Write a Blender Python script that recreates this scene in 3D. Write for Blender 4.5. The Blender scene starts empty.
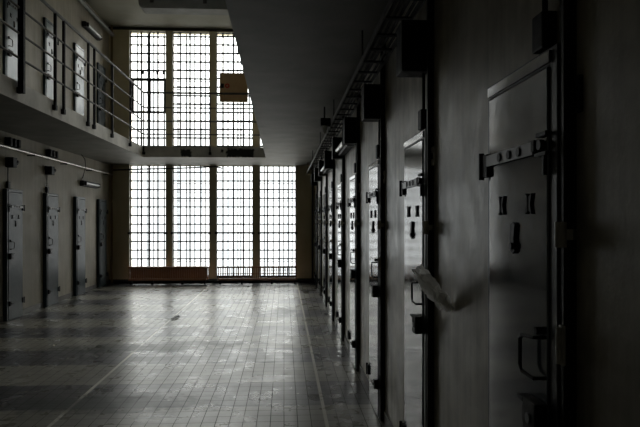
import bpy, bmesh, math, random
from mathutils import Vector, Matrix
random.seed(7)
sc = bpy.context.scene
COL = sc.collection

# ------------------------------------------------------------------ geometry constants (metres)
F = 622.0; TH = math.radians(3.312); CAMZ = 1.6
XL, XR = -4.42, 0.80            # side walls
YB, YF = -4.0, 16.0             # back / far wall (inner faces)
ZS0, ZS1 = 3.0, 3.23            # gallery slab underside / top
ZC = 6.48                       # ceiling
XE, XRE, YE = -3.13, -0.41, 14.0  # gallery edges

def px(x, Y):                   # world X at depth plane Y of an image column
    return Y * math.tan(math.atan((x - 320) / F) + TH)
def pz(y, Y, X=-2.0):
    return CAMZ + (220 - y) * (Y * math.cos(TH) + X * math.sin(TH)) / F

# ------------------------------------------------------------------ mesh builder
class MB:
    def __init__(s): s.bm = bmesh.new()
    def box(s, x0, x1, y0, y1, z0, z1, bev=0.0, mat=None):
        r = bmesh.ops.create_cube(s.bm, size=1.0)
        vs = r['verts']
        for v in vs:
            v.co = Vector(((x0 + x1) / 2 + v.co.x * abs(x1 - x0), (y0 + y1) / 2 + v.co.y * abs(y1 - y0), (z0 + z1) / 2 + v.co.z * abs(z1 - z0)))
        if mat is not None:
            for v in vs: v.co = mat @ v.co
        if bev > 0:
            es = list({e for v in vs for e in v.link_edges})
            bmesh.ops.bevel(s.bm, geom=es, offset=bev, segments=2, affect='EDGES', profile=0.6)
        return s
    def tube(s, pts, r, n=8):
        pts = [Vector(p) for p in pts]
        rings = []
        for i, p in enumerate(pts):
            if i == 0: d = pts[1] - p
            elif i == len(pts) - 1: d = p - pts[i - 1]
            else: d = (pts[i + 1] - p).normalized() + (p - pts[i - 1]).normalized()
            d.normalize()
            up = Vector((0, 0, 1)) if abs(d.z) < 0.9 else Vector((1, 0, 0))
            a = d.cross(up).normalized(); b = d.cross(a).normalized()
            rings.append([s.bm.verts.new(p + a * r * math.cos(2 * math.pi * k / n) + b * r * math.sin(2 * math.pi * k / n)) for k in range(n)])
        for i in range(len(rings) - 1):
            for k in range(n):
                s.bm.faces.new((rings[i][k], rings[i][(k + 1) % n], rings[i + 1][(k + 1) % n], rings[i + 1][k]))
        s.bm.faces.new(rings[0]); s.bm.faces.new(rings[-1])
        return s
    def cyl(s, c, axis, r, h, n=16, r2=None):
        c = Vector(c); a = Vector(axis).normalized()
        m = Matrix.Translation(c) @ a.to_track_quat('Z', 'Y').to_matrix().to_4x4()
        bmesh.ops.create_cone(s.bm, cap_ends=True, segments=n, radius1=r, radius2=r if r2 is None else r2, depth=h, matrix=m)
        return s
    def prism(s, poly, axis, a0, a1):
        # poly: list of 2D points; axis 'x': (y,z), 'y': (x,z), 'z': (x,y)
        def mk(p, a):
            return {'x': (a, p[0], p[1]), 'y': (p[0], a, p[1]), 'z': (p[0], p[1], a)}[axis]
        A = [s.bm.verts.new(mk(p, a0)) for p in poly]; B = [s.bm.verts.new(mk(p, a1)) for p in poly]
        n = len(poly)
        s.bm.faces.new(A); s.bm.faces.new(B[::-1])
        for i in range(n): s.bm.faces.new((A[i], B[i], B[(i + 1) % n], A[(i + 1) % n]))
        return s
    def build(s, name, mat, parent=None, smooth=False, mirror=False):
        if mirror:
            for v in s.bm.verts: v.co.x = -v.co.x
        bmesh.ops.recalc_face_normals(s.bm, faces=s.bm.faces)
        me = bpy.data.meshes.new(name); s.bm.to_mesh(me); s.bm.free()
        if smooth:
            for p in me.polygons: p.use_smooth = True
            try: me.set_sharp_from_angle(angle=math.radians(40))
            except Exception: pass
        me.materials.append(mat)
        o = bpy.data.objects.new(name, me); COL.objects.link(o)
        if parent is not None: o.parent = parent
        return o

def tag(o, label=None, cat=None, group=None, kind=None):
    if label: o['label'] = label
    if cat: o['category'] = cat
    if group: o['group'] = group
    if kind: o['kind'] = kind
    return o
def empty(name, loc):
    o = bpy.data.objects.new(name, None); COL.objects.link(o); o.location = loc
    o.empty_display_size = 0.1
    return o
def copy_tree(o, parent=None):
    c = o.copy(); COL.objects.link(c); c.parent = parent
    for ch in list(o.children): copy_tree(ch, c)
    return c

# ------------------------------------------------------------------ materials
def new_mat(name):
    m = bpy.data.materials.new(name); m.use_nodes = True
    nt = m.node_tree; b = nt.nodes['Principled BSDF']
    return m, nt, b
def N(nt, t, **kw):
    n = nt.nodes.new(t)
    for k, v in kw.items():
        if k in n.inputs: n.inputs[k].default_value = v
        else: setattr(n, k, v)
    return n
def math_(nt, op, a, b=None, c=None, clamp=False):
    n = nt.nodes.new('ShaderNodeMath'); n.operation = op; n.use_clamp = clamp
    for i, v in enumerate((a, b, c)):
        if v is None: continue
        if isinstance(v, (int, float)): n.inputs[i].default_value = v
        else: nt.links.new(v, n.inputs[i])
    return n.outputs[0]
def mixc(nt, fac, a, b, mode='MIX'):
    n = nt.nodes.new('ShaderNodeMix'); n.data_type = 'RGBA'; n.blend_type = mode
    for s, v in ((n.inputs[0], fac), (n.inputs[6], a), (n.inputs[7], b)):
        if isinstance(v, (int, float)): s.default_value = v
        elif isinstance(v, tuple): s.default_value = (*v, 1) if len(v) == 3 else v
        else: nt.links.new(v, s)
    return n.outputs[2]
def maprange(nt, v, a, b, c=0.0, d=1.0):
    n = nt.nodes.new('ShaderNodeMapRange'); n.clamp = True
    nt.links.new(v, n.inputs[0])
    for i, x in enumerate((a, b, c, d)): n.inputs[i + 1].default_value = x
    return n.outputs[0]
def noise(nt, vec, scale, detail=4, rough=0.55):
    n = N(nt, 'ShaderNodeTexNoise'); n.inputs['Scale'].default_value = scale
    n.inputs['Detail'].default_value = detail; n.inputs['Roughness'].default_value = rough
    nt.links.new(vec, n.inputs['Vector']); return n.outputs[0]
def coords(nt, scale=(1, 1, 1)):
    t = N(nt, 'ShaderNodeTexCoord'); mp = N(nt, 'ShaderNodeMapping')
    mp.inputs['Scale'].default_value = scale
    nt.links.new(t.outputs['Object'], mp.inputs['Vector'])
    return mp.outputs[0]

def paint_mat(name, c1, c2, rough=0.5, nscale=3.0, streak=0.0, bump=0.15, spec=0.5, metal=0.0, fine=60):
    m, nt, b = new_mat(name)
    v = coords(nt)
    f = noise(nt, v, nscale, 5)
    f = maprange(nt, f, 0.35, 0.65)
    if streak > 0:
        vs = coords(nt, (9, 9, 0.55))
        s = maprange(nt, noise(nt, vs, 1.6, 5), 0.35, 0.7)
        f = math_(nt, 'ADD', math_(nt, 'MULTIPLY', f, 1 - streak), math_(nt, 'MULTIPLY', s, streak))
    nt.links.new(mixc(nt, f, c1, c2), b.inputs['Base Color'])
    r = maprange(nt, noise(nt, v, nscale * 2.3, 3), 0.3, 0.7, rough * 0.85, min(1, rough * 1.18))
    nt.links.new(r, b.inputs['Roughness'])
    b.inputs['Specular IOR Level'].default_value = spec
    b.inputs['Metallic'].default_value = metal
    if bump > 0:
        bp = N(nt, 'ShaderNodeBump'); bp.inputs['Strength'].default_value = bump; bp.inputs['Distance'].default_value = 0.01
        nt.links.new(noise(nt, v, fine, 3), bp.inputs['Height']); nt.links.new(bp.outputs[0], b.inputs['Normal'])
    return m

M = {}
M['wall'] = paint_mat('wall_paint', (0.30, 0.27, 0.20), (0.80, 0.755, 0.63), 0.36, 3.2, 0.38, 0.10, 0.5, 0, 35)
M['wall_left'] = paint_mat('wall_left_paint', (0.36, 0.33, 0.255), (0.54, 0.50, 0.42), 0.6, 2.2, 0.5, 0.25, 0.4)
M['wall_far'] = paint_mat('wall_far_paint', (0.50, 0.44, 0.28), (0.60, 0.54, 0.38), 0.6, 2.0, 0.3, 0.2, 0.3)
M['reveal'] = paint_mat('window_reveal_paint', (0.55, 0.53, 0.46), (0.68, 0.66, 0.6), 0.6, 2.0, 0.3, 0.1)
M['ceiling'] = paint_mat('ceiling_paint', (0.25, 0.24, 0.19), (0.30, 0.288, 0.235), 0.75, 1.2, 0, 0.15)
M['door'] = paint_mat('door_blue_grey_paint', (0.028, 0.042, 0.058), (0.046, 0.064, 0.084), 0.11, 5.0, 0.5, 0.012, 1.0, 0.0, 30)
M['door_left'] = paint_mat('door_slate_paint', (0.018, 0.034, 0.042), (0.030, 0.050, 0.060), 0.36, 5.0, 0.5, 0.03, 0.25, 0.0, 30)
M['door_frame'] = paint_mat('door_frame_paint', (0.04, 0.045, 0.05), (0.07, 0.075, 0.08), 0.35, 5.0, 0.4, 0.05, 0.5)
M['pale_door'] = paint_mat('door_pale_blue_paint', (0.20, 0.25, 0.29), (0.30, 0.35, 0.39), 0.22, 5.0, 0.5, 0.05, 0.75)
M['iron'] = paint_mat('black_iron', (0.010, 0.010, 0.011), (0.02, 0.02, 0.02), 0.5, 9.0, 0, 0.1, 0.2)
M['column'] = paint_mat('dark_brown_channel', (0.012, 0.011, 0.009), (0.03, 0.027, 0.02), 0.45, 6.0, 0.4, 0.1, 0.4)
M['rail'] = paint_mat('rail_grey_metal', (0.05, 0.05, 0.047), (0.09, 0.086, 0.08), 0.42, 12.0, 0, 0.05, 0.5, 0.0)
M['post'] = paint_mat('post_dark_metal', (0.012, 0.011, 0.012), (0.022, 0.021, 0.022), 0.55, 12.0, 0, 0.05, 0.15)
M['pipe'] = paint_mat('galvanised_pipe', (0.35, 0.34, 0.31), (0.5, 0.49, 0.46), 0.3, 12.0, 0, 0.05, 0.5, 0.7)
M['bar'] = paint_mat('window_bar_dark', (0.018, 0.020, 0.020), (0.035, 0.037, 0.036), 0.5, 12.0, 0, 0.0, 0.4)
M['bar_out'] = paint_mat('outer_grille_grey', (0.04, 0.046, 0.05), (0.07, 0.076, 0.08), 0.6, 12.0, 0, 0.0, 0.3)
M['radiator'] = paint_mat('radiator_brown', (0.26, 0.12, 0.055), (0.36, 0.17, 0.08), 0.45, 8.0, 0.3, 0.05, 0.5)
M['board'] = paint_mat('brown_board', (0.50, 0.33, 0.17), (0.58, 0.40, 0.22), 0.6, 6.0, 0.3, 0.05, 0.3)
M['red'] = paint_mat('red_enamel', (0.5, 0.02, 0.01), (0.6, 0.04, 0.02), 0.4, 6.0, 0, 0.0)
M['cream'] = paint_mat('lug_pale_metal', (0.70, 0.68, 0.62), (0.80, 0.78, 0.72), 0.4, 9.0, 0, 0.05, 0.5)
M['paper'] = paint_mat('paper', (0.55, 0.54, 0.5), (0.75, 0.74, 0.7), 0.7, 14.0, 0, 0.2, 0.3)
_nt = M['paper'].node_tree; _b = _nt.nodes['Principled BSDF']; _o = _nt.nodes['Material Output']
_t = N(_nt, 'ShaderNodeBsdfTranslucent'); _t.inputs[0].default_value = (1.0, 0.99, 0.96, 1)
_m = N(_nt, 'ShaderNodeMixShader'); _m.inputs[0].default_value = 0.85
_nt.links.new(_b.outputs[0], _m.inputs[1]); _nt.links.new(_t.outputs[0], _m.inputs[2]); _nt.links.new(_m.outputs[0], _o.inputs[0])
M['diffuser'] = paint_mat('lamp_tube_white', (0.7, 0.72, 0.72), (0.8, 0.82, 0.82), 0.15, 6.0, 0, 0.0, 0.6)
M['casing'] = paint_mat('casing_grey', (0.16, 0.16, 0.15), (0.22, 0.22, 0.205), 0.6, 3.0, 0, 0.05)
M['brown'] = paint_mat('brown_pipe_paint', (0.16, 0.11, 0.05), (0.22, 0.16, 0.08), 0.5, 4.0, 0.3, 0.05)
M['baseboard'] = paint_mat('baseboard_dark', (0.07, 0.065, 0.055), (0.11, 0.10, 0.085), 0.45, 3.0, 0, 0.1)

# slab: concrete, with two black soot-like patches of lost paint on the bridge front
def slab_mat():
    m, nt, b = new_mat('gallery_concrete')
    t = N(nt, 'ShaderNodeTexCoord'); sep = N(nt, 'ShaderNodeSeparateXYZ'); nt.links.new(t.outputs['Object'], sep.inputs[0])
    v = coords(nt)
    f = maprange(nt, noise(nt, v, 2.4, 6), 0.35, 0.68)
    base = mixc(nt, f, (0.40, 0.385, 0.34), (0.60, 0.58, 0.52))
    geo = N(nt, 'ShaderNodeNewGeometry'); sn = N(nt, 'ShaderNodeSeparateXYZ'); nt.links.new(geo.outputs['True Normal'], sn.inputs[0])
    soffit = math_(nt, 'LESS_THAN', sn.outputs[2], -0.5)      # darker tone on downward faces
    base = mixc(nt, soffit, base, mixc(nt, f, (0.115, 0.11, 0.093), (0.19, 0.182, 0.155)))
    wob = math_(nt, 'MULTIPLY', math_(nt, 'SUBTRACT', noise(nt, v, 16, 4), 0.5), 0.16)
    tot = None
    for (x0, x1, y0, y1) in ((181, 191.5, 149, 157), (226.5, 254, 148.3, 157), (221, 223.5, 149.5, 152.5)):
        cx = (px(x0, YE) + px(x1, YE)) / 2; hx = (px(x1, YE) - px(x0, YE)) / 2
        z1 = pz(y0, YE); z0 = pz(y1, YE); cz = (z0 + z1) / 2; hz = (z1 - z0) / 2
        dx = math_(nt, 'SUBTRACT', math_(nt, 'ABSOLUTE', math_(nt, 'SUBTRACT', sep.outputs[0], cx)), hx)
        dz = math_(nt, 'SUBTRACT', math_(nt, 'ABSOLUTE', math_(nt, 'SUBTRACT', sep.outputs[2], cz)), hz)
        d = math_(nt, 'ADD', math_(nt, 'MAXIMUM', dx, dz), wob)
        k = maprange(nt, d, -0.02, 0.012, 1, 0)
        tot = k if tot is None else math_(nt, 'MAXIMUM', tot, k)
    face = math_(nt, 'MULTIPLY', math_(nt, 'LESS_THAN', math_(nt, 'ABSOLUTE', math_(nt, 'SUBTRACT', sep.outputs[1], YE)), 0.03), tot)
    nt.links.new(mixc(nt, face, base, (0.006, 0.006, 0.006)), b.inputs['Base Color'])
    b.inputs['Roughness'].default_value = 0.6
    bp = N(nt, 'ShaderNodeBump'); bp.inputs['Strength'].default_value = 0.25; bp.inputs['Distance'].default_value = 0.01
    nt.links.new(noise(nt, v, 40, 4), bp.inputs['Height']); nt.links.new(bp.outputs[0], b.inputs['Normal'])
    return m
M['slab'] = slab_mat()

def floor_mat():
    m, nt, b = new_mat('floor_tiles')
    t = N(nt, 'ShaderNodeTexCoord'); obj = t.outputs['Object']
    sep = N(nt, 'ShaderNodeSeparateXYZ'); nt.links.new(obj, sep.inputs[0])
    X, Y = sep.outputs[0], sep.outputs[1]
    br = N(nt, 'ShaderNodeTexBrick'); br.offset = 0.0; br.squash = 1.0
    nt.links.new(obj, br.inputs['Vector'])
    for k, vv in (('Scale', 1.0), ('Mortar Size', 0.0032), ('Mortar Smooth', 0.3), ('Brick Width', 0.108), ('Row Height', 0.15), ('Bias', 0.0)):
        br.inputs[k].default_value = vv
    br.inputs['Color1'].default_value = (0.0, 0.0, 0.0, 1); br.inputs['Color2'].default_value = (1, 1, 1, 1)
    br.inputs['Mortar'].default_value = (0.5, 0.5, 0.5, 1)
    tone = N(nt, 'ShaderNodeSeparateColor'); nt.links.new(br.outputs['Color'], tone.inputs[0])
    tone = tone.outputs[0]; mortar = br.outputs['Fac']
    # dark and light bands across the floor
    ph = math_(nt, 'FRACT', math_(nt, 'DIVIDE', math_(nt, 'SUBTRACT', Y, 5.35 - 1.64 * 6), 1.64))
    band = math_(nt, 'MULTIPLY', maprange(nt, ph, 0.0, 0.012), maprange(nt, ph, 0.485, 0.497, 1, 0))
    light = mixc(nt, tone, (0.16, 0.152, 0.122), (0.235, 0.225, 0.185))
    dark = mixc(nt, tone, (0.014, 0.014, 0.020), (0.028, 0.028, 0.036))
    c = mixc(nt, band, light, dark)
    v = coords(nt)
    dirt = maprange(nt, noise(nt, v, 1.7, 6, 0.62), 0.42, 0.72)
    c = mixc(nt, math_(nt, 'MULTIPLY', dirt, 0.35), c, (0.07, 0.066, 0.058))
    c = mixc(nt, mortar, c, (0.012, 0.011, 0.010))
    # pale joint strips along the corridor
    def line(x0, w):
        return maprange(nt, math_(nt, 'ABSOLUTE', math_(nt, 'SUBTRACT', X, x0)), w, w + 0.003, 1, 0)
    ln = math_(nt, 'MAXIMUM', line(-1.82, 0.015), line(0.335, 0.013))
    c = mixc(nt, ln, c, (0.60, 0.58, 0.52))
    # stain
    def spot(cx, cy, rx, ry):
        a = math_(nt, 'POWER', math_(nt, 'DIVIDE', math_(nt, 'SUBTRACT', X, cx), rx), 2.0)
        d = math_(nt, 'POWER', math_(nt, 'DIVIDE', math_(nt, 'SUBTRACT', Y, cy), ry), 2.0)
        r = math_(nt, 'ADD', math_(nt, 'SQRT', math_(nt, 'ADD', a, d)), math_(nt, 'MULTIPLY', math_(nt, 'SUBTRACT', noise(nt, v, 9, 5), 0.5), 2.4))
        return maprange(nt, r, 0.6, 1.1, 1, 0)
    st = math_(nt, 'MAXIMUM', spot(0.0, 10.9, 0.22, 0.7), spot(-1.9, 7.9, 1.2, 0.28))
    st = math_(nt, 'MAXIMUM', st, spot(-1.0, 8.15, 0.9, 0.2))
    st = math_(nt, 'MAXIMUM', st, spot(-1.5, 5.5, 1.0, 0.3))
    c = mixc(nt, math_(nt, 'MULTIPLY', st, 0.75), c, (0.02, 0.028, 0.025))
    nt.links.new(c, b.inputs['Base Color'])
    r = maprange(nt, noise(nt, v, 3.1, 5, 0.6), 0.35, 0.7, FR0, FR1)
    r = math_(nt, 'ADD', r, math_(nt, 'MULTIPLY', mortar, 0.35))
    r = math_(nt, 'ADD', r, math_(nt, 'MULTIPLY', st, 0.03))
    r = math_(nt, 'ADD', r, math_(nt, 'MULTIPLY', tone, 0.04), clamp=True)
    nt.links.new(r, b.inputs['Roughness'])
    nt.links.new(math_(nt, 'MULTIPLY', math_(nt, 'SUBTRACT', 1.0, math_(nt, 'MAXIMUM', math_(nt, 'MULTIPLY', mortar, 0.8), math_(nt, 'MULTIPLY', st, 0.6))), FSPEC), b.inputs['Specular IOR Level'])
    h = math_(nt, 'ADD', math_(nt, 'MULTIPLY', mortar, -1.0), math_(nt, 'MULTIPLY', tone, 0.12))
    h = math_(nt, 'ADD', h, math_(nt, 'MULTIPLY', noise(nt, v, 7, 3), 1.6))
    bp = N(nt, 'ShaderNodeBump'); bp.inputs['Strength'].default_value = 0.16; bp.inputs['Distance'].default_value = 0.004
    nt.links.new(h, bp.inputs['Height']); nt.links.new(bp.outputs[0], b.inputs['Normal'])
    return m
FR0, FR1, FSPEC = 0.23, 0.35, 0.68
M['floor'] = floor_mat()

def glass_mat():
    m = bpy.data.materials.new('window_glass'); m.use_nodes = True; nt = m.node_tree
    nt.nodes.clear()
    out = N(nt, 'ShaderNodeOutputMaterial')
    tr = N(nt, 'ShaderNodeBsdfTransparent'); gl = N(nt, 'ShaderNodeBsdfGlossy'); fr = N(nt, 'ShaderNodeFresnel')
    v = coords(nt, (6, 1, 0.4))
    f = maprange(nt, noise(nt, v, 2.2, 3), 0.38, 0.62)
    nt.links.new(mixc(nt, f, (0.905, 0.93, 0.935), (0.985, 0.985, 0.97)), tr.inputs[0])
    gl.inputs['Roughness'].default_value = 0.15; fr.inputs[0].default_value = 1.4
    mx = N(nt, 'ShaderNodeMixShader')
    nt.links.new(fr.outputs[0], mx.inputs[0]); nt.links.new(tr.outputs[0], mx.inputs[1]); nt.links.new(gl.outputs[0], mx.inputs[2])
    nt.links.new(mx.outputs[0], out.inputs[0])
    return m
M['glass'] = glass_mat()

# ------------------------------------------------------------------ setting
def struct(name, mb, mat, label, cat):
    return tag(mb.build(name, mat), label, cat, kind='structure')

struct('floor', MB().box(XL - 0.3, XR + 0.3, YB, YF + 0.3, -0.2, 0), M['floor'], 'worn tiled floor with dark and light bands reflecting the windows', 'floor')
SX0, SX1, SY0, SY1 = -2.35, -1.25, 8.9, 10.9
cm = MB()
for bx in ((XL - 0.3, SX0, YB, YF + 0.3), (SX1, XR + 0.3, YB, YF + 0.3), (SX0, SX1, YB, SY0), (SX0, SX1, SY1, YF + 0.3)):
    cm.box(*bx, ZC, ZC + 0.2)
struct('ceiling', cm, M['ceiling'], 'pale flat ceiling above the upper gallery', 'ceiling')
sk = MB()  # inferred roof light, added out of view to brighten bridge front and gallery
for bx in ((SX0, SX0 + 0.04, SY0, SY1), (SX1 - 0.04, SX1, SY0, SY1), (SX0, SX1, SY0, SY0 + 0.04), (SX0, SX1, SY1 - 0.04, SY1), ((SX0 + SX1) / 2 - 0.02, (SX0 + SX1) / 2 + 0.02, SY0, SY1)):
    sk.box(*bx, ZC + 0.12, ZC + 0.18)
sky = struct('window_9', sk, M['bar'], 'added roof light, out of view in the ceiling over the open well', 'window')
MB().box(SX0 + 0.03, SX1 - 0.03, SY0 + 0.03, SY1 - 0.03, ZC + 0.14, ZC + 0.146).build('pane', M['glass'], sky)
li = bpy.data.lights.new('sky_portal', 'AREA'); li.shape = 'RECTANGLE'
li.size = SX1 - SX0; li.size_y = SY1 - SY0; li.cycles.is_portal = True
o = bpy.data.objects.new('sky_portal', li); COL.objects.link(o); o.location = ((SX0 + SX1) / 2, (SY0 + SY1) / 2, ZC + 0.22)
struct('wall_left', MB().box(XL - 0.3, XL, YB, YF, 0, ZC), M['wall_left'], 'plaster wall with cell doors on two storeys at left', 'wall')
struct('wall_right', MB().box(XR, XR + 0.3, YB, YF, 0, ZC), M['wall'], 'streaked grey plaster wall with the near row of cell doors', 'wall')
struct('wall_back', MB().box(XL - 0.3, XR + 0.3, YB - 0.3, YB, 0, ZC), M['wall'], 'plain wall closing the corridor', 'wall')

WX = [(129.0, 166.0), (172.0, 209.6), (216.0, 253.0), (259.2, 296.2)]
WXw = [(px(a, YF), px(b, YF)) for a, b in WX]
ZL0, ZL1 = 0.10, 2.99
ZU0, ZU1 = 3.30, 6.40
T = 0.30
mb = MB()
xs = [XL - 0.3] + [v for ab in WXw for v in ab] + [XR + 0.3]
for i in range(0, len(xs), 2):
    mb.box(xs[i], xs[i + 1], YF, YF + T, 0, ZC)
for a, b_ in WXw:
    mb.box(a, b_, YF, YF + T, 0, ZL0); mb.box(a, b_, YF, YF + T, ZL1, ZU0); mb.box(a, b_, YF, YF + T, ZU1, ZC)
wf = struct('wall_far', mb, M['wall_far'], 'brown end wall divided by tall barred windows', 'wall')
# dark cornice and skirting of the end wall
struct('trim_1', MB().box(XL, XR, YF - 0.03, YF, ZU1 + 0.01, ZC - 0.0, 0.008), M['column'], 'dark cornice strip above the upper windows', 'trim')
struct('baseboard_far', MB().box(XL, XR, YF - 0.03, YF, 0, 0.10, 0.005), M['column'], 'dark skirting under the lower windows', 'baseboard')
struct('baseboard_left', MB().box(XL, XL + 0.012, YB, YF - 0.03, 0, 0.09, 0.003), M['baseboard'], 'dark painted skirting of the left wall', 'baseboard')
struct('baseboard_right', MB().box(XR - 0.012, XR, YB, YF - 0.03, 0, 0.09, 0.003), M['baseboard'], 'dark painted skirting of the right wall', 'baseboard')

# gallery slab: left walkway, bridge at the end, right walkway
poly = [(XL, YB), (XE, YB), (XE, YE), (XRE, YE), (-0.345, YB), (XR, YB), (XR, YF), (XL, YF)]
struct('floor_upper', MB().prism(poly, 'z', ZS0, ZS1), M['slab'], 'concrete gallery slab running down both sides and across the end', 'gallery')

def window(n, i, upper):
    a, b_ = WXw[i]; xa, xb = WX[i]
    z0, z1 = (ZU0, ZU1) if upper else (ZL0, ZL1)
    y0 = YF + 0.10
    yb = y0 + 0.03
    s = YF / (y0 + 0.0)
    P = lambda x: px(x, y0 + 0.01)
    row = ('upper' if upper else 'lower')
    place = ['leftmost', 'second from left', 'third from left', 'rightmost'][i]
    fr = MB()
    w = 0.022
    fr.box(a, a + w, y0, y0 + 0.05, z0, z1); fr.box(b_ - w, b_, y0, y0 + 0.05, z0, z1)
    fr.box(a, b_, y0, y0 + 0.05, z0, z0 + 0.04); fr.box(a, b_, y0, y0 + 0.05, z1 - 0.012, z1)
    f = tag(fr.build('window_%d' % n, M['bar']), 'tall barred window, %s of the %s row in the end wall' % (place, row), 'window', kind='structure')
    # reveals, painted pale
    rv = MB()
    rv.box(a, a + 0.008, YF + 0.002, y0, z0, z1); rv.box(b_ - 0.008, b_, YF + 0.002, y0, z0, z1)
    rv.box(a, b_, YF + 0.002, y0, z0, z0 + 0.008)
    rv.build('reveal', M['reveal'], f)
    g = MB()
    offs = [12.3, 20.5, 28.9] if i != 1 else [8.2, 18.0, 28.8]
    if i == 2: offs = [7.0, 17.5, 27.5]
    if i == 3: offs = [8.5, 20.0, 29.0]
    for o in offs:
        X = P(xa + o); g.box(X - (0.021 if upper else 0.018), X + (0.021 if upper else 0.018), y0 + 0.005, y0 + 0.03, z0, z1)
    ys = []
    if upper:
        y = 36.5
        while y < 150:
            ys.append(y); y += 8.45
    else:
        y = 172.3
        while y < 281:
            ys.append(y); y += 8.65
    for y in ys:
        z = pz(y, y0, (a + b_) / 2)
        if z0 < z < z1:
            h = 0.02 if upper else 0.017
            if not upper and abs(y - 232.8) < 3: h = 0.022
            if upper and i == 0 and 80 < y < 112: continue
            g.box(a, b_, y0 + 0.006, y0 + 0.028, z - h, z + h)
    g.build('glazing_bars', M['bar'], f)
    MB().box(a + 0.01, b_ - 0.01, yb + 0.01, yb + 0.016, z0 + 0.01, z1 - 0.01).build('pane', M['glass'], f)
    # outer security grille
    gg = MB()
    offs2 = [[7.4, 17.7, 23.6, 34.2], [5.0, 13.5, 22.0, 32.5], [11.5, 21.5, 24.5, 33.0], [5.0, 14.0, 24.5, 33.0]][i]
    for o in offs2:
        X = P(xa + o); gg.box(X - (0.017 if upper else 0.013), X + (0.017 if upper else 0.013), YF + 0.25, YF + 0.27, z0, z1)
    gg.build('security_grille', M['bar_out'], f)
    if i in (1, 3):
        g3 = MB()
        for y in ys:
            z = pz(y + (2.6 if i % 2 else 5.0), YF + 0.26, (a + b_) / 2)
            if z0 < z < z1 and int(y) % 3 == 0:
                g3.box(a, b_, YF + 0.25, YF + 0.265, z - 0.007, z + 0.007)
        g3.build('grille_crossbars', M['bar_out'], f)
    if not upper:    # little pivots at the opening light
        for X in (a, b_):
            z = pz(233, y0, X)
            MB().box(X - 0.03, X + 0.03, YF - 0.03, YF + 0.012, z - 0.03, z + 0.03, 0.006).build('pivot', M['iron'], f)
    else:
        if i == 0:   # heavier opening casement
            c = MB()
            zt = pz(79.6, y0, a); zb = pz(112, y0, a)
            c.box(a + 0.04, b_, y0 - 0.03, y0 + 0.02, zt - 0.03, zt + 0.03); c.box(a + 0.04, b_, y0 - 0.03, y0 + 0.02, zb - 0.025, zb + 0.025)
            X = P(149.6); c.box(X - 0.035, X + 0.035, y0 - 0.03, y0 + 0.02, zb, zt)
            c.box(a + 0.04, a + 0.10, y0 - 0.03, y0 + 0.02, zb, zt); c.box(b_ - 0.05, b_, y0 - 0.03, y0 + 0.02, zb, zt)
            c.build('casement', M['bar'], f)
            hk = MB(); z = pz(72, y0, a)
            for xx in (143, 157.5, 171 - 0.5):
                X = P(min(xx, 164)); hk.box(X - 0.03, X + 0.03, y0 - 0.02, y0 + 0.02, z - 0.05, z + 0.03)
            hk.box(a, b_, y0 - 0.01, y0 + 0.01, z + 0.02, z + 0.045)
            hk.build('catch_bar', M['bar'], f)
    return f
n = 1
for up in (False, True):
    for i in range(4):
        window(n, i, up); n += 1
for i, (a, b_) in enumerate(WXw):
    for (z0, z1) in ((ZL0, ZL1), (ZU0, ZU1)):
        li = bpy.data.lights.new('sky_portal', 'AREA'); li.shape = 'RECTANGLE'
        li.size = b_ - a; li.size_y = z1 - z0; li.cycles.is_portal = True
        o = bpy.data.objects.new('sky_portal', li); COL.objects.link(o)
        o.location = ((a + b_) / 2, YF + T + 0.02, (z0 + z1) / 2); o.rotation_euler = (-math.pi / 2, 0, 0)

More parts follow.
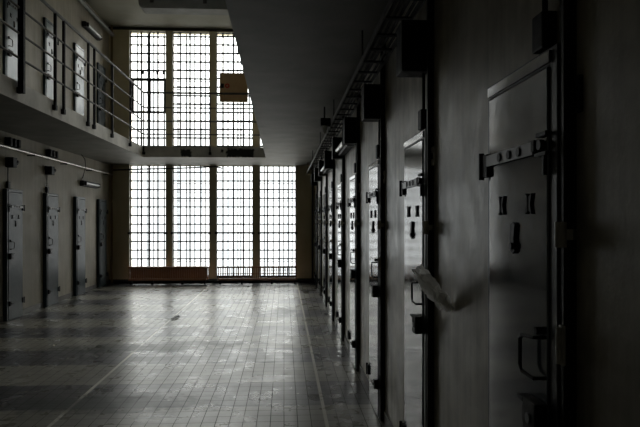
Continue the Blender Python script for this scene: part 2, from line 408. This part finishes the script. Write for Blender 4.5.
# ------------------------------------------------------------------ doors
DW, DH = 0.535, 2.075
def make_door(mirror, leafm, prot, simple=False):
    """local frame: wall plane x=0, room towards -x (mirrored for the left wall), y from near jamb to far jamb"""
    root = empty('door', (0, 0, 0))
    X = -prot
    fr = MB()
    fr.box(X + 0.006, 0, -0.035, 0.012, 0, DH + 0.02, 0.003)
    fr.box(X + 0.006, 0, DW - 0.008, DW + 0.02, 0, DH + 0.02, 0.003)
    fr.box(X + 0.006, 0, 0.0, DW, DH - 0.028, DH + 0.02, 0.003)
    fr.build('frame', M['door_frame'] if not simple else M['door_left'], root, mirror=mirror)
    MB().box(X, -0.002, 0.016, DW - 0.012, 0.01, DH - 0.034, 0.004).build('leaf', leafm, root, mirror=mirror)
    # lintel flange, pale
    MB().box(X - 0.002, X + 0.01, 0.0, DW, DH - 0.024, DH + 0.01, 0.001).build('lintel_flange', leafm, root, mirror=mirror)
    # hinge boxes on the far side
    for z, nm in ((1.80, 'hinge'), (0.27, 'hinge')):
        h = MB().box(X - 0.014, 0.0, DW - 0.025, DW + 0.035, z - 0.042, z + 0.042, 0.004)
        h.cyl((X - 0.012, DW + 0.04, z), (0, 0, 1), 0.010, 0.10, 10)
        h.build(nm, M['iron'], root, mirror=mirror)
    # bolt bar with three holes, and its keeper
    bb = MB().box(X - 0.014, X - 0.006, 0.09, DW - 0.02, 1.795, 1.835, 0.002)
    bar = bb.build('bolt_bar', M['door_frame'], root, mirror=mirror)
    hl = MB()
    for y in (0.20, 0.285, 0.375):
        hl.cyl((X - 0.014, y, 1.815), (1, 0, 0), 0.015, 0.008, 12)
    hl.build('bolt_hole', M['iron'], bar, mirror=mirror)
    k = MB()
    k.box(X - 0.013, X, 0.0, 0.07, 1.842, 1.856, 0.002); k.box(X - 0.013, X, 0.0, 0.08, 1.786, 1.797, 0.002)
    k.box(X - 0.018, X - 0.004, 0.07, 0.095, 1.803, 1.835, 0.003); k.box(X - 0.010, X, 0.018, 0.03, 1.73, 1.79, 0.002)
    k.cyl((X - 0.012, 0.035, 1.818), (1, 0, 0), 0.016, 0.014, 12); k.box(X - 0.010, X, 0.09, 0.13, 1.828, 1.84, 0.002)
    k.build('bolt_keeper', M['iron'], root, mirror=mirror)
    # H-shaped brackets
    for y in (0.14, 0.38):
        b = MB()
        b.box(X - 0.005, X, y - 0.013, y + 0.013, 1.628, 1.672, 0.001)
        for s in (-1, 1):
            b.prism([(y + s * 0.008, 1.626), (y + s * 0.024, 1.618), (y + s * 0.013, 1.65), (y + s * 0.024, 1.682), (y + s * 0.008, 1.674)], 'x', X - 0.007, X)
        b.build('bracket', M['iron'], root, mirror=mirror)
    # peephole cover: bowed drop shape
    p = MB()
    pts = []
    for t in range(13):
        a = math.pi * t / 12
        pts.append((X - 0.008 - 0.030 * math.sin(a), 0.265, 1.54 + 0.045 * math.cos(a)))
    pr = [(y, z) for (y, z) in [(0.245 + 0.0 * 0, 1.585), (0.262, 1.592), (0.282, 1.585), (0.290, 1.54), (0.282, 1.50), (0.262, 1.49), (0.247, 1.50), (0.255, 1.54)]]
    p.prism(pr, 'x', X - 0.010, X)
    p.cyl((X - 0.012, 0.268, 1.515), (1, 0, 0), 0.012, 0.008, 14)
    p.build('peephole_cover', M['iron'], root, mirror=mirror)
    # handle
    hd = MB().tube([(X, 0.055, 1.255), (X - 0.025, 0.055, 1.255), (X - 0.03, 0.13, 1.25), (X - 0.03, 0.145, 1.235), (X - 0.03, 0.145, 1.155), (X - 0.03, 0.13, 1.14), (X - 0.025, 0.055, 1.135), (X, 0.055, 1.135)], 0.006, 8)
    hd.cyl((X - 0.01, 0.055, 1.275), (1, 0, 0), 0.012, 0.02, 10)
    hd.build('handle', M['iron'], root, True, mirror=mirror)
    # lock box
    lk = MB().box(X - 0.04, X, 0.012, 0.10, 0.975, 1.07, 0.005)
    lk.box(X - 0.04, X, 0.10, 0.145, 1.055, 1.068, 0.002); lk.box(X - 0.03, X, 0.10, 0.13, 0.985, 1.04, 0.003)
    lo = lk.build('lock', M['iron'], root, mirror=mirror)
    MB().cyl((X - 0.042, 0.055, 1.02), (1, 0, 0), 0.016, 0.006, 12).build('keyhole_plate', M['door_frame'], lo, mirror=mirror)
    b2 = MB().box(X - 0.03, X, 0.005, 0.06, 0.235, 0.31, 0.004)
    b2.cyl((X - 0.03, 0.08, 0.27), (0, 1, 0), 0.01, 0.08, 10)
    b2.build('lower_bolt', M['iron'], root, mirror=mirror)
    return root

dn = [0]
def place_door(proto, first, x, y, z, label, group):
    o = proto if first else copy_tree(proto)
    dn[0] += 1; o.name = 'door_%d' % dn[0]
    o.location = (x, y, z)
    tag(o, label, 'cell door', group, 'structure')
    return o
RY = [1.73 + 1.62 * k for k in range(9)]
LY = [10.09 + 1.64 * k for k in range(4)]
pr = make_door(False, M['door'], 0.045)
words = ['nearest and largest cell door on the right wall, blue-grey steel with H brackets and bolt bar',
 'second steel cell door from the front on the right wall, pale papers stuck beside its lock',
 'third steel cell door from the front on the right wall, brightly reflecting the windows',
 'fourth steel cell door from the front on the right wall', 'fifth steel cell door from the front on the right wall',
 'sixth steel cell door from the front on the right wall', 'seventh steel cell door from the front on the right wall',
 'second to last steel cell door on the right wall, close to the end windows', 'last steel cell door on the right wall, beside the end wall corner']
for k, y in enumerate(RY): place_door(pr, k == 0, XR, y, 0, words[k], 'cell doors along the right wall')
pl = make_door(True, M['door_left'], 0.075, True)
wl = ['dark slate cell door on the lower left wall, cut by the left picture edge', 'slate cell door on the lower left wall, second from the picture edge',
 'narrow-looking slate cell door on the lower left wall, third from the picture edge', 'dark cell door on the lower left wall nearest the end windows']
for k, y in enumerate(LY): place_door(pl, k == 0, XL, y, 0, wl[k], 'cell doors along the lower left wall')
pu = make_door(True, M['pale_door'], 0.05, True)
wu = ['pale blue cell door on the upper gallery, nearest the left picture edge', 'pale blue cell door on the upper gallery behind the two close railing posts',
 'palest cell door on the upper gallery, below the lamp', 'teal cell door on the upper gallery nearest the end windows']
for k, y in enumerate(LY):
    o = place_door(pu, k == 0, XL, y, ZS1, wu[k], 'cell doors on the upper gallery')
    if k == 3:
        for ch in o.children:
            if ch.name.startswith(('leaf', 'lintel')):
                ch.data = ch.data.copy(); ch.data.materials.clear(); ch.data.materials.append(M['door_left'])

# full-height dark steel channels beside the right-hand doors
proto = None
ordn = ['nearest', 'second', 'third', 'fourth', 'fifth', 'sixth', 'seventh', 'eighth', 'last']
def ordinal(k): return ordn[k]
for k, y in enumerate(RY):
    if k == 0:
        root = empty('steel_channel', (XR, y - 0.04, 0))
        c = MB()
        c.box(-0.034, 0, -0.012, 0.0, 0, ZS0); c.box(-0.034, -0.028, -0.024, 0.0, 0, ZS0); c.box(-0.01, 0, -0.03, 0.0, 0, ZS0)
        c.build('channel', M['column'], root)
        lug = MB().cyl((-0.045, -0.03, 1.56), (0, 0, 1), 0.016, 0.07, 12); lug.box(-0.05, 0, -0.03, -0.012, 1.545, 1.575)
        lug.build('lug', M['cream'], root, True)
        lug = MB().cyl((-0.045, -0.02, 1.255), (0, 0, 1), 0.008, 0.10, 10); lug.box(-0.04, -0.03, -0.03, -0.005, 1.20, 1.31, 0.002)
        lug.build('hinge_pin', M['cream'], root, True)
        proto = root; o = root
    else:
        o = copy_tree(proto); o.location = (XR, y - 0.04, 0)
    tag(o, 'dark steel channel rising floor to slab beside the %s right-hand door%s' % (ordinal(k), '' if k in (0, 8) else ' from the front'), 'channel', 'dark steel channels along the right wall')

# signal boxes above the doors: housing, conduit, button box
def make_signal(mirror, big):
    root = empty('signal_box', (0, 0, 0))
    if big: MB().box(-0.155, 0, 0.0, 0.17, 2.42, 2.70, 0.006).build('housing', M['iron'], root, mirror=mirror)
    else:
        h = MB().box(-0.13, 0, 0.0, 0.15, 2.44, 2.60, 0.01); h.cyl((-0.10, 0.17, 2.53), (0, 1, 0), 0.04, 0.06, 14)
        h.build('housing', M['iron'], root, mirror=mirror)
    MB().tube([(-0.02, 0.06, 2.45), (-0.02, 0.06, 2.2)], 0.009).build('conduit', M['iron'], root, mirror=mirror)
    MB().box(-0.045, 0, 0.02, 0.10, 2.105, 2.215, 0.006).build('button_box', M['iron'], root, mirror=mirror)
    return root
pb = make_signal(False, True)
for k, y in enumerate(RY):
    o = pb if k == 0 else copy_tree(pb)
    o.location = (XR, y + 0.03, 0)
    tag(o, 'black signal box over the %s right-hand door%s' % (ordinal(k), '' if k in (0, 8) else ' from the front'), 'signal box', 'black signal boxes over the right-hand doors')
pb = make_signal(True, False)
for k, y in enumerate(LY[:2]):
    o = pb if k == 0 else copy_tree(pb)
    o.location = (XL, y + 0.05, 0)
    tag(o, 'small black signal box under the wall pipe over the %s lower left door' % ['picture-edge', 'second'][k], 'signal box', 'small signal boxes over the lower left doors')
# junction boxes in threes above the left pipe
for g, yc in enumerate((10.15, 11.85)):
    for j in range(3):
        b = MB().box(-0.05, 0.05, -0.035, 0.035, 0, 0.13, 0.01); b.cyl((0.0, 0, -0.012), (0, 0, 1), 0.018, 0.025, 10)
        o = b.build('junction_box', M['iron'])
        o.location = (XL + 0.05, yc + j * 0.16, 2.785)
        tag(o, 'little black junction box above the left wall pipe, %s of the %s trio' % (['nearest', 'middle', 'farthest'][j], ['nearer', 'farther'][g]), 'junction box', 'junction boxes above the left wall pipe')

# switch plates on the right wall
for k in range(4):
    b = MB().box(-0.012, 0, -0.03, 0.03, -0.05, 0.05, 0.003)
    o = b.build('switch_plate', M['iron'] if k == 0 else M['cream'])
    MB().box(-0.018, -0.01, -0.008, 0.008, -0.015, 0.015, 0.002).build('rocker', M['iron'], o)
    o.location = (XR, 1.72 + 1.62 * k - 0.07, 1.94)
    tag(o, '%s switch plate on the right wall just before the %s cell door' % ('dark' if k == 0 else 'pale narrow', ordinal(k)), 'switch', 'switch plates on the right wall')

# ------------------------------------------------------------------ pipes
def pipe(name, pts, r, mat, label, clips=None, n=12):
    root = tag(MB().tube(pts, r, n).build(name, mat, None, True), label, 'pipe')
    if clips:
        for c in clips: c.build('clip', M['iron'], root)
    return root
cl = [MB().box(XL, XL + 0.13, y - 0.015, y + 0.015, 2.70, 2.72) for y in (5.5, 8.0, 9.4, 11.0, 12.6, 14.2, 15.5)]
pipe('wall_pipe', [(XL + 0.11, YB, 2.74), (XL + 0.11, 15.9, 2.74)], 0.022, M['pipe'], 'galvanised pipe running along the lower left wall under the gallery', cl)
pipe('ceiling_pipe', [(XL + 0.12, YB, 6.25), (XL + 0.12, 15.9, 6.25)], 0.05, M['casing'], 'thick pipe under the ceiling along the upper left wall')
for (x, y, z0, z1, lab) in ((XL + 0.10, 15.9, 0.0, ZS0, 'brown upright pipe in the left corner of the end wall, ground storey'),
                       (XL + 0.10, 15.9, ZS1, ZC, 'brown upright pipe in the left corner of the end wall, upper storey')):
    pipe('upright_pipe', [(x, y, z0), (x, y, z1)], 0.03, M['brown'], lab)
pipe('upright_pipe', [(XR - 0.07, 15.93, 0.0), (XR - 0.07, 15.93, ZS0)], 0.025, M['column'], 'thin dark upright pipe in the right corner of the end wall')
# slack conduit along the heads of the lower windows
Yc = 15.9
pts = [(px(x, Yc), Yc, pz(y, Yc, px(x, Yc))) for x, y in ((113, 170), (128, 169.6), (145, 169), (170, 168.6), (195, 167.6), (216, 166.6), (222, 168.3))]
pipe('window_conduit', pts, 0.018, M['column'], 'dark slack conduit crossing the heads of the lower windows')
# cable dangling from the gallery by the lamp
pipe('hanging_cable', [(XL + 0.10, 13.55, 3.0), (XL + 0.16, 13.6, 2.9), (XL + 0.16, 13.65, 2.75), (XL + 0.08, 13.7, 2.5)], 0.008, M['iron'], 'thin cable dropping from the gallery slab to the left wall lamp')

# ------------------------------------------------------------------ batten lamps
def lamp(mirror, L=1.10):
    root = empty('batten_lamp', (0, 0, 0))
    MB().box(-0.09, 0, 0, L, -0.06, 0.06, 0.012).build('housing', M['iron'], root, mirror=mirror)
    MB().tube([(-0.11, 0.08, 0), (-0.11, L - 0.08, 0)], 0.028, 12).build('tube', M['diffuser'], root, True, mirror=mirror)
    for y in (0.04, L - 0.07): MB().box(-0.14, -0.06, y, y + 0.03, -0.045, 0.045, 0.006).build('end_cap', M['iron'], root, mirror=mirror)
    return root
l0 = lamp(True)
for i, (y, z, lab) in enumerate(((13.75, 2.40, 'unlit batten lamp on the lower left wall between the two farthest doors'),
                                 (8.5, 2.55, 'unlit batten lamp on the lower left wall at the picture edge'),
                                 (13.9, 5.90, 'unlit batten lamp high on the upper left wall under the ceiling pipe'))):
    o = l0 if i == 0 else copy_tree(l0)
    o.location = (XL, y, z); tag(o, lab, 'lamp', 'unlit batten lamps')
l1 = lamp(False)
for i, (y, lab) in enumerate(((7.0, 'unlit batten lamp under the right cable tray, past the fourth door'), (10.28, 'unlit batten lamp under the right cable tray, farther of the two'))):
    o = l1 if i == 0 else copy_tree(l1)
    o.location = (XR, y, 2.50); tag(o, lab, 'lamp', 'unlit batten lamps')

# ------------------------------------------------------------------ cable tray on the right
tr = empty('cable_tray', (0.66, 6, 2.79)); tag(tr, 'dark ladder cable tray hung under the slab along the right wall', 'cable tray')
def loc(mb, name, mat, sm=False):
    for v in mb.bm.verts: v.co -= Vector((0.66, 6, 2.79))
    return mb.build(name, mat, tr, sm)
loc(MB().box(0.573, 0.583, YB, 15.9, 2.765, 2.805), 'side_rail', M['rail'])
loc(MB().box(0.742, 0.752, YB, 15.9, 2.765, 2.805), 'side_rail', M['rail'])
y = 0.6
k = 0
while y < 15.8:
    loc(MB().box(0.58, 0.745, y - 0.02, y + 0.02, 2.77, 2.782), 'rung', M['post']); y += 0.333; k += 1
for y in (1.9, 4.57, 7.2, 9.9, 12.5, 15.1):
    for x in (0.578, 0.747): loc(MB().cyl((x, y, 2.9), (0, 0, 1), 0.006, 0.2, 8), 'hanger', M['iron'])
cb = MB()
random.seed(3)
for j in range(4):
    x0 = 0.605 + j * 0.036
    cb.tube([(x0 + random.uniform(-.012, .012), yy, 2.782 + 0.012 + random.uniform(0, .006)) for yy in [YB + 0.1 + 1.1 * q for q in range(18)]], 0.011, 6)
tag(cb.build('cable_bundle', M['iron'], None, True), 'black cables lying in the tray along the right wall', 'cables', kind='stuff')
# hanging lamp bracket with a bright bowl
hb = empty('spot_lamp', (0.50, 7.65, 2.74)); tag(hb, 'small lamp with a pale glass bowl hanging outside the right cable tray', 'lamp')
MB().box(-0.05, 0.075, 0.0, 0.10, 0.02, 0.12, 0.01).build('housing', M['iron'], hb)
MB().cyl((0.0, 0.03, 0.19), (0, 0, 1), 0.01, 0.15, 8).build('stem', M['iron'], hb)
MB().cyl((0.0, 0.0, -0.025), (0, 0, 1), 0.02, 0.09, 14, 0.035).build('bowl', M['diffuser'], hb, True)

# ------------------------------------------------------------------ railing round the gallery
rl = empty('gallery_railing', (XE, YE, ZS1)); tag(rl, 'grey metal railing along the left gallery and across the bridge', 'railing')
def lr(mb, name, mat, sm=False, parent=None):
    for v in mb.bm.verts: v.co -= Vector((XE, YE, ZS1))
    return mb.build(name, mat, rl if parent is None else parent, sm)
XP, YP = XE + 0.03, YE - 0.03
for z, r in ((4.42, 0.023), (4.09, 0.015), (3.79, 0.015), (3.50, 0.015)):
    lr(MB().tube([(XP, YB, z), (XP, YP - 0.01, z), (XP + 0.01, YP, z), (XRE, YP, z)], r, 10), 'handrail' if z > 4.3 else 'rail', M['rail'], True)
for x, w in ((21, .03), (56, .02), (64.5, .02), (89, .02), (95, .018), (113, .018), (131, .018)):
    d = F * 3.1 / (284 - x) + 0.18
    lr(MB().box(XP - 0.018, XP + (0.05 if x == 21 else 0.018), d - w, d + w, 3.09, 4.42, 0.002), 'post', M['post'])
    lr(MB().box(XE, XE + 0.05, d - 0.035, d + 0.035, 3.09, 3.16, 0.004), 'post_foot', M['post'])
for X in (XP, px(210, YP), XRE + 0.0):
    lr(MB().box(X - 0.014, X + 0.014, YP - 0.012, YP + 0.012, 3.05, 4.42, 0.002), 'post', M['post'])
    lr(MB().box(X - 0.03, X + 0.03, YE - 0.05, YE, 3.05, 3.11, 0.004), 'post_foot', M['post'])

# brown board behind the bridge rail
Yb = YE + 0.0
bx0, bx1 = px(219.6, Yb), px(247.8, Yb); bz0, bz1 = pz(102, Yb, -1), pz(73, Yb, -1)
bd = MB().box(bx0, bx1, Yb, Yb + 0.04, bz0, bz1, 0.006).build('notice_board', M['board'])
tag(bd, 'square brown board with a small red disc fixed behind the bridge handrail', 'board')
cx, cz = px(227.3, Yb), pz(86, Yb, -1)
MB().cyl((cx, Yb - 0.006, cz), (0, 1, 0), 0.052, 0.014, 24).build('red_disc', M['red'], bd)
MB().cyl((cx, Yb - 0.011, cz), (0, 1, 0), 0.022, 0.008, 16).build('disc_centre', M['board'], bd)
cx = px(222.5, Yb); MB().box(cx - 0.035, cx + 0.03, Yb - 0.012, Yb, cz - 0.05, cz + 0.05, 0.01).build('black_plate', M['iron'], bd)
for X in (bx0 + 0.1, bx1 - 0.1): MB().box(X - 0.02, X + 0.02, YP, Yb, 4.40, 4.43).build('clamp', M['post'], bd)

# grey rounded casing under the ceiling
cy = 12.0
x0 = px(138.5, cy); x1 = XR
zb_ = pz(8.5, cy, -2) ; R = 0.10
prof = [(x1, zb_ + 0.45), (x0, zb_ + 0.45), (x0, zb_ + R)] + [(x0 + R - R * math.cos(a), zb_ + R - R * math.sin(a)) for a in [math.pi / 2 * t / 6 for t in range(1, 7)]] + [(x1, zb_)]
cs = tag(MB().prism(prof, 'y', cy, cy + 0.35).build('ceiling_casing', M['casing']), 'long grey casing with a rounded corner hung below the ceiling', 'casing')
for xx in (152, 205):
    X = px(xx, cy); MB().box(X - 0.035, X + 0.035, cy - 0.02, cy + 0.01, zb_ + 0.10, ZC).build('strap', M['column'], cs)

# ------------------------------------------------------------------ radiators
def radiator(x0p, x1p, rows, label, midbar):
    yf = 15.62
    X0, X1 = px(x0p, yf), px(x1p, yf)
    zt = pz(266.5, yf, -2); z0 = 0.10
    root = empty('radiator', ((X0 + X1) / 2, yf, 0)); tag(root, label, 'radiator', 'brown radiators under the end windows')
    off = Vector(((X0 + X1) / 2, yf, 0))
    def L(mb, name, mat=M['radiator'], sm=False):
        for v in mb.bm.verts: v.co -= off
        return mb.build(name, mat, root, sm)
    n = int(round((X1 - X0) / 0.056))
    fins = MB()
    for r in range(rows):
        for i in range(n + 1):
            X = X0 + 0.02 + (X1 - X0 - 0.04) * i / n + r * 0.025
            yy = yf + r * 0.06
            fins.box(X - 0.011, X + 0.011, yy, yy + 0.035, z0 + 0.02, zt - 0.02)
    o = L(fins, 'fins')
    D = 0.06 * rows
    L(MB().box(X0, X1, yf - 0.01, yf + D, zt - 0.04, zt, 0.01), 'top_rail')
    L(MB().box(X0, X1, yf - 0.01, yf + D, z0, z0 + 0.045, 0.01), 'bottom_rail')
    if midbar:
        zz = pz(273.8, yf, -1); L(MB().box(X0, X1, yf + 0.005, yf + 0.03, zz - 0.01, zz + 0.01), 'middle_rail')
    for t in (0.30, 0.68, 0.97, 0.03):
        X = X0 + (X1 - X0) * t
        L(MB().box(X - 0.02, X + 0.02, yf, yf + D, 0, z0 + 0.01, 0.004), 'foot', M['iron'])
    return root
radiator(128.3, 206.8, 3, 'dense brown finned radiator under the two left windows', False)
radiator(217.6, 297, 1, 'open brown finned radiator under the two right windows, light showing between fins', True)
pipe('radiator_pipe', [(XL + 0.17, 15.9, 0.06), (px(150, 15.9), 15.9, 0.06), (px(207, 15.9), 15.9, 0.05), (px(297, 15.9), 15.9, 0.05), (XR - 0.1, 15.9, 0.06)], 0.028, M['column'], 'dark heating pipe low on the end wall behind both radiators')

# ------------------------------------------------------------------ papers beside the second door
random.seed(11)
pp = empty('folded_papers', (XR - 0.01, 2.90, 1.18)); tag(pp, 'crumpled pale papers sticking out from the right wall beside the second cell door', 'papers')
def sheet(name, A, B, wdt, thick, cr, seed):
    rnd = random.Random(seed); bm = bmesh.new(); nx, ny = 10, 5
    A, B = Vector(A), Vector(B); d = B - A; side = d.cross(Vector((0, 1, 0))).normalized()
    vs = []
    for i in range(nx + 1):
        row = []
        for j in range(ny + 1):
            t = i / nx; s = (j / ny - 0.5) * wdt * (0.55 + 0.7 * math.sin(math.pi * min(1, t * 1.1 + .1)))
            p = A + d * t + side * s + Vector((rnd.uniform(-cr, cr) * .6, abs(j / ny - 0.5) * 0.03 + rnd.uniform(-cr, cr), rnd.uniform(-cr, cr) * .6))
            row.append(bm.verts.new(p))
        vs.append(row)
    for i in range(nx):
        for j in range(ny): bm.faces.new((vs[i][j], vs[i + 1][j], vs[i + 1][j + 1], vs[i][j + 1]))
    me = bpy.data.meshes.new(name); bm.to_mesh(me); bm.free(); me.materials.append(M['paper'])
    o = bpy.data.objects.new(name, me); COL.objects.link(o); o.parent = pp
    return o
# local coordinates: x out of the wall (negative), y along, z up
sheet('paper_sheet', (-0.158, 0.03, 0.195), (-0.012, 0.0, -0.005), 0.062, 0.0010, 0.010, 1)
sheet('paper_sheet', (-0.150, 0.01, 0.160), (-0.05, -0.01, 0.0), 0.040, 0.0010, 0.009, 9)
sheet('paper_sheet', (-0.125, 0.05, 0.165), (0.0, 0.02, -0.02), 0.045, 0.0010, 0.010, 5)
sheet('paper_sheet', (-0.055, 0.02, 0.07), (0.004, -0.02, 0.0), 0.050, 0.0010, 0.006, 3)
MB().tube([(0.01, 0.03, 0.02), (-0.03, 0.03, 0.02), (-0.035, 0.03, 0.05), (-0.02, 0.03, 0.06)], 0.005, 8).build('hook', M['iron'], pp, True)

# scrap on the floor
sb = MB(); d = 10.25
c = Vector((px(175.5, d), d, 0))
poly = [(-0.05, -0.16), (-0.02, -0.17), (0.03, -0.02), (0.05, 0.14), (0.02, 0.16), (-0.02, 0.05)]
A = [sb.bm.verts.new((p[0], p[1], 0.002 + 0.02 * abs(math.sin(3 * p[1] + i)))) for i, p in enumerate(poly)]
B = [sb.bm.verts.new((v.co.x * .9, v.co.y * .95, v.co.z + 0.012)) for v in A]
sb.bm.faces.new(A); sb.bm.faces.new(B[::-1])
for i in range(6): sb.bm.faces.new((A[i], B[i], B[(i + 1) % 6], A[(i + 1) % 6]))
o = sb.build('floor_scrap', M['column']); o.location = c
tag(o, 'small dark scrap lying on the bright floor before the left radiator', 'scrap')

# ------------------------------------------------------------------ world, camera, view
w = bpy.data.worlds.new('sky'); sc.world = w; w.use_nodes = True
nt = w.node_tree; bg = nt.nodes['Background']
t = N(nt, 'ShaderNodeTexCoord'); sp = N(nt, 'ShaderNodeSeparateXYZ'); nt.links.new(t.outputs['Generated'], sp.inputs[0])
cr = N(nt, 'ShaderNodeValToRGB'); nt.links.new(maprange(nt, sp.outputs[2], -1, 1), cr.inputs[0])
SKY = ((-1.0, 2.2, (1.0, 0.97, 0.88)), (-0.16, 1.6, (1.0, 0.98, 0.92)), (-0.09, 1.2, (0.97, 0.99, 1.0)), (0.07, 1.25, (0.97, 0.99, 1.0)),
       (0.115, 1.5, (1.0, 1.0, 0.98)), (0.25, 2.6, (1.0, 1.0, 0.97)), (0.5, 5.5, (1.0, 0.99, 0.95)), (1.0, 5.0, (1.0, 0.99, 0.95)))
el = cr.color_ramp.elements
while len(el) < len(SKY): el.new(0.5)
for e, (p, k, c) in zip(el, SKY):
    e.position = (p + 1) / 2; e.color = (k * c[0], k * c[1], k * c[2], 1)
nt.links.new(cr.outputs[0], bg.inputs[0]); bg.inputs[1].default_value = 2.1

cam = bpy.data.cameras.new('camera'); co = bpy.data.objects.new('camera', cam); COL.objects.link(co)
cam.sensor_width = 36; cam.lens = F / 640 * 36; cam.shift_y = 6.5 / 640; cam.clip_start = 0.05
co.location = (0, 0, CAMZ); co.rotation_euler = (math.pi / 2, 0, -TH)
sc.camera = co
vs = sc.view_settings
vs.view_transform = 'Standard'; vs.look = 'None'; vs.gamma = 1; vs.exposure = 0.0; vs.use_curve_mapping = False
sc.cycles.use_denoising = True
sc.cycles.max_bounces = 14; sc.cycles.diffuse_bounces = 8; sc.cycles.glossy_bounces = 6; sc.cycles.transparent_max_bounces = 16
sc.cycles.sample_clamp_indirect = 0
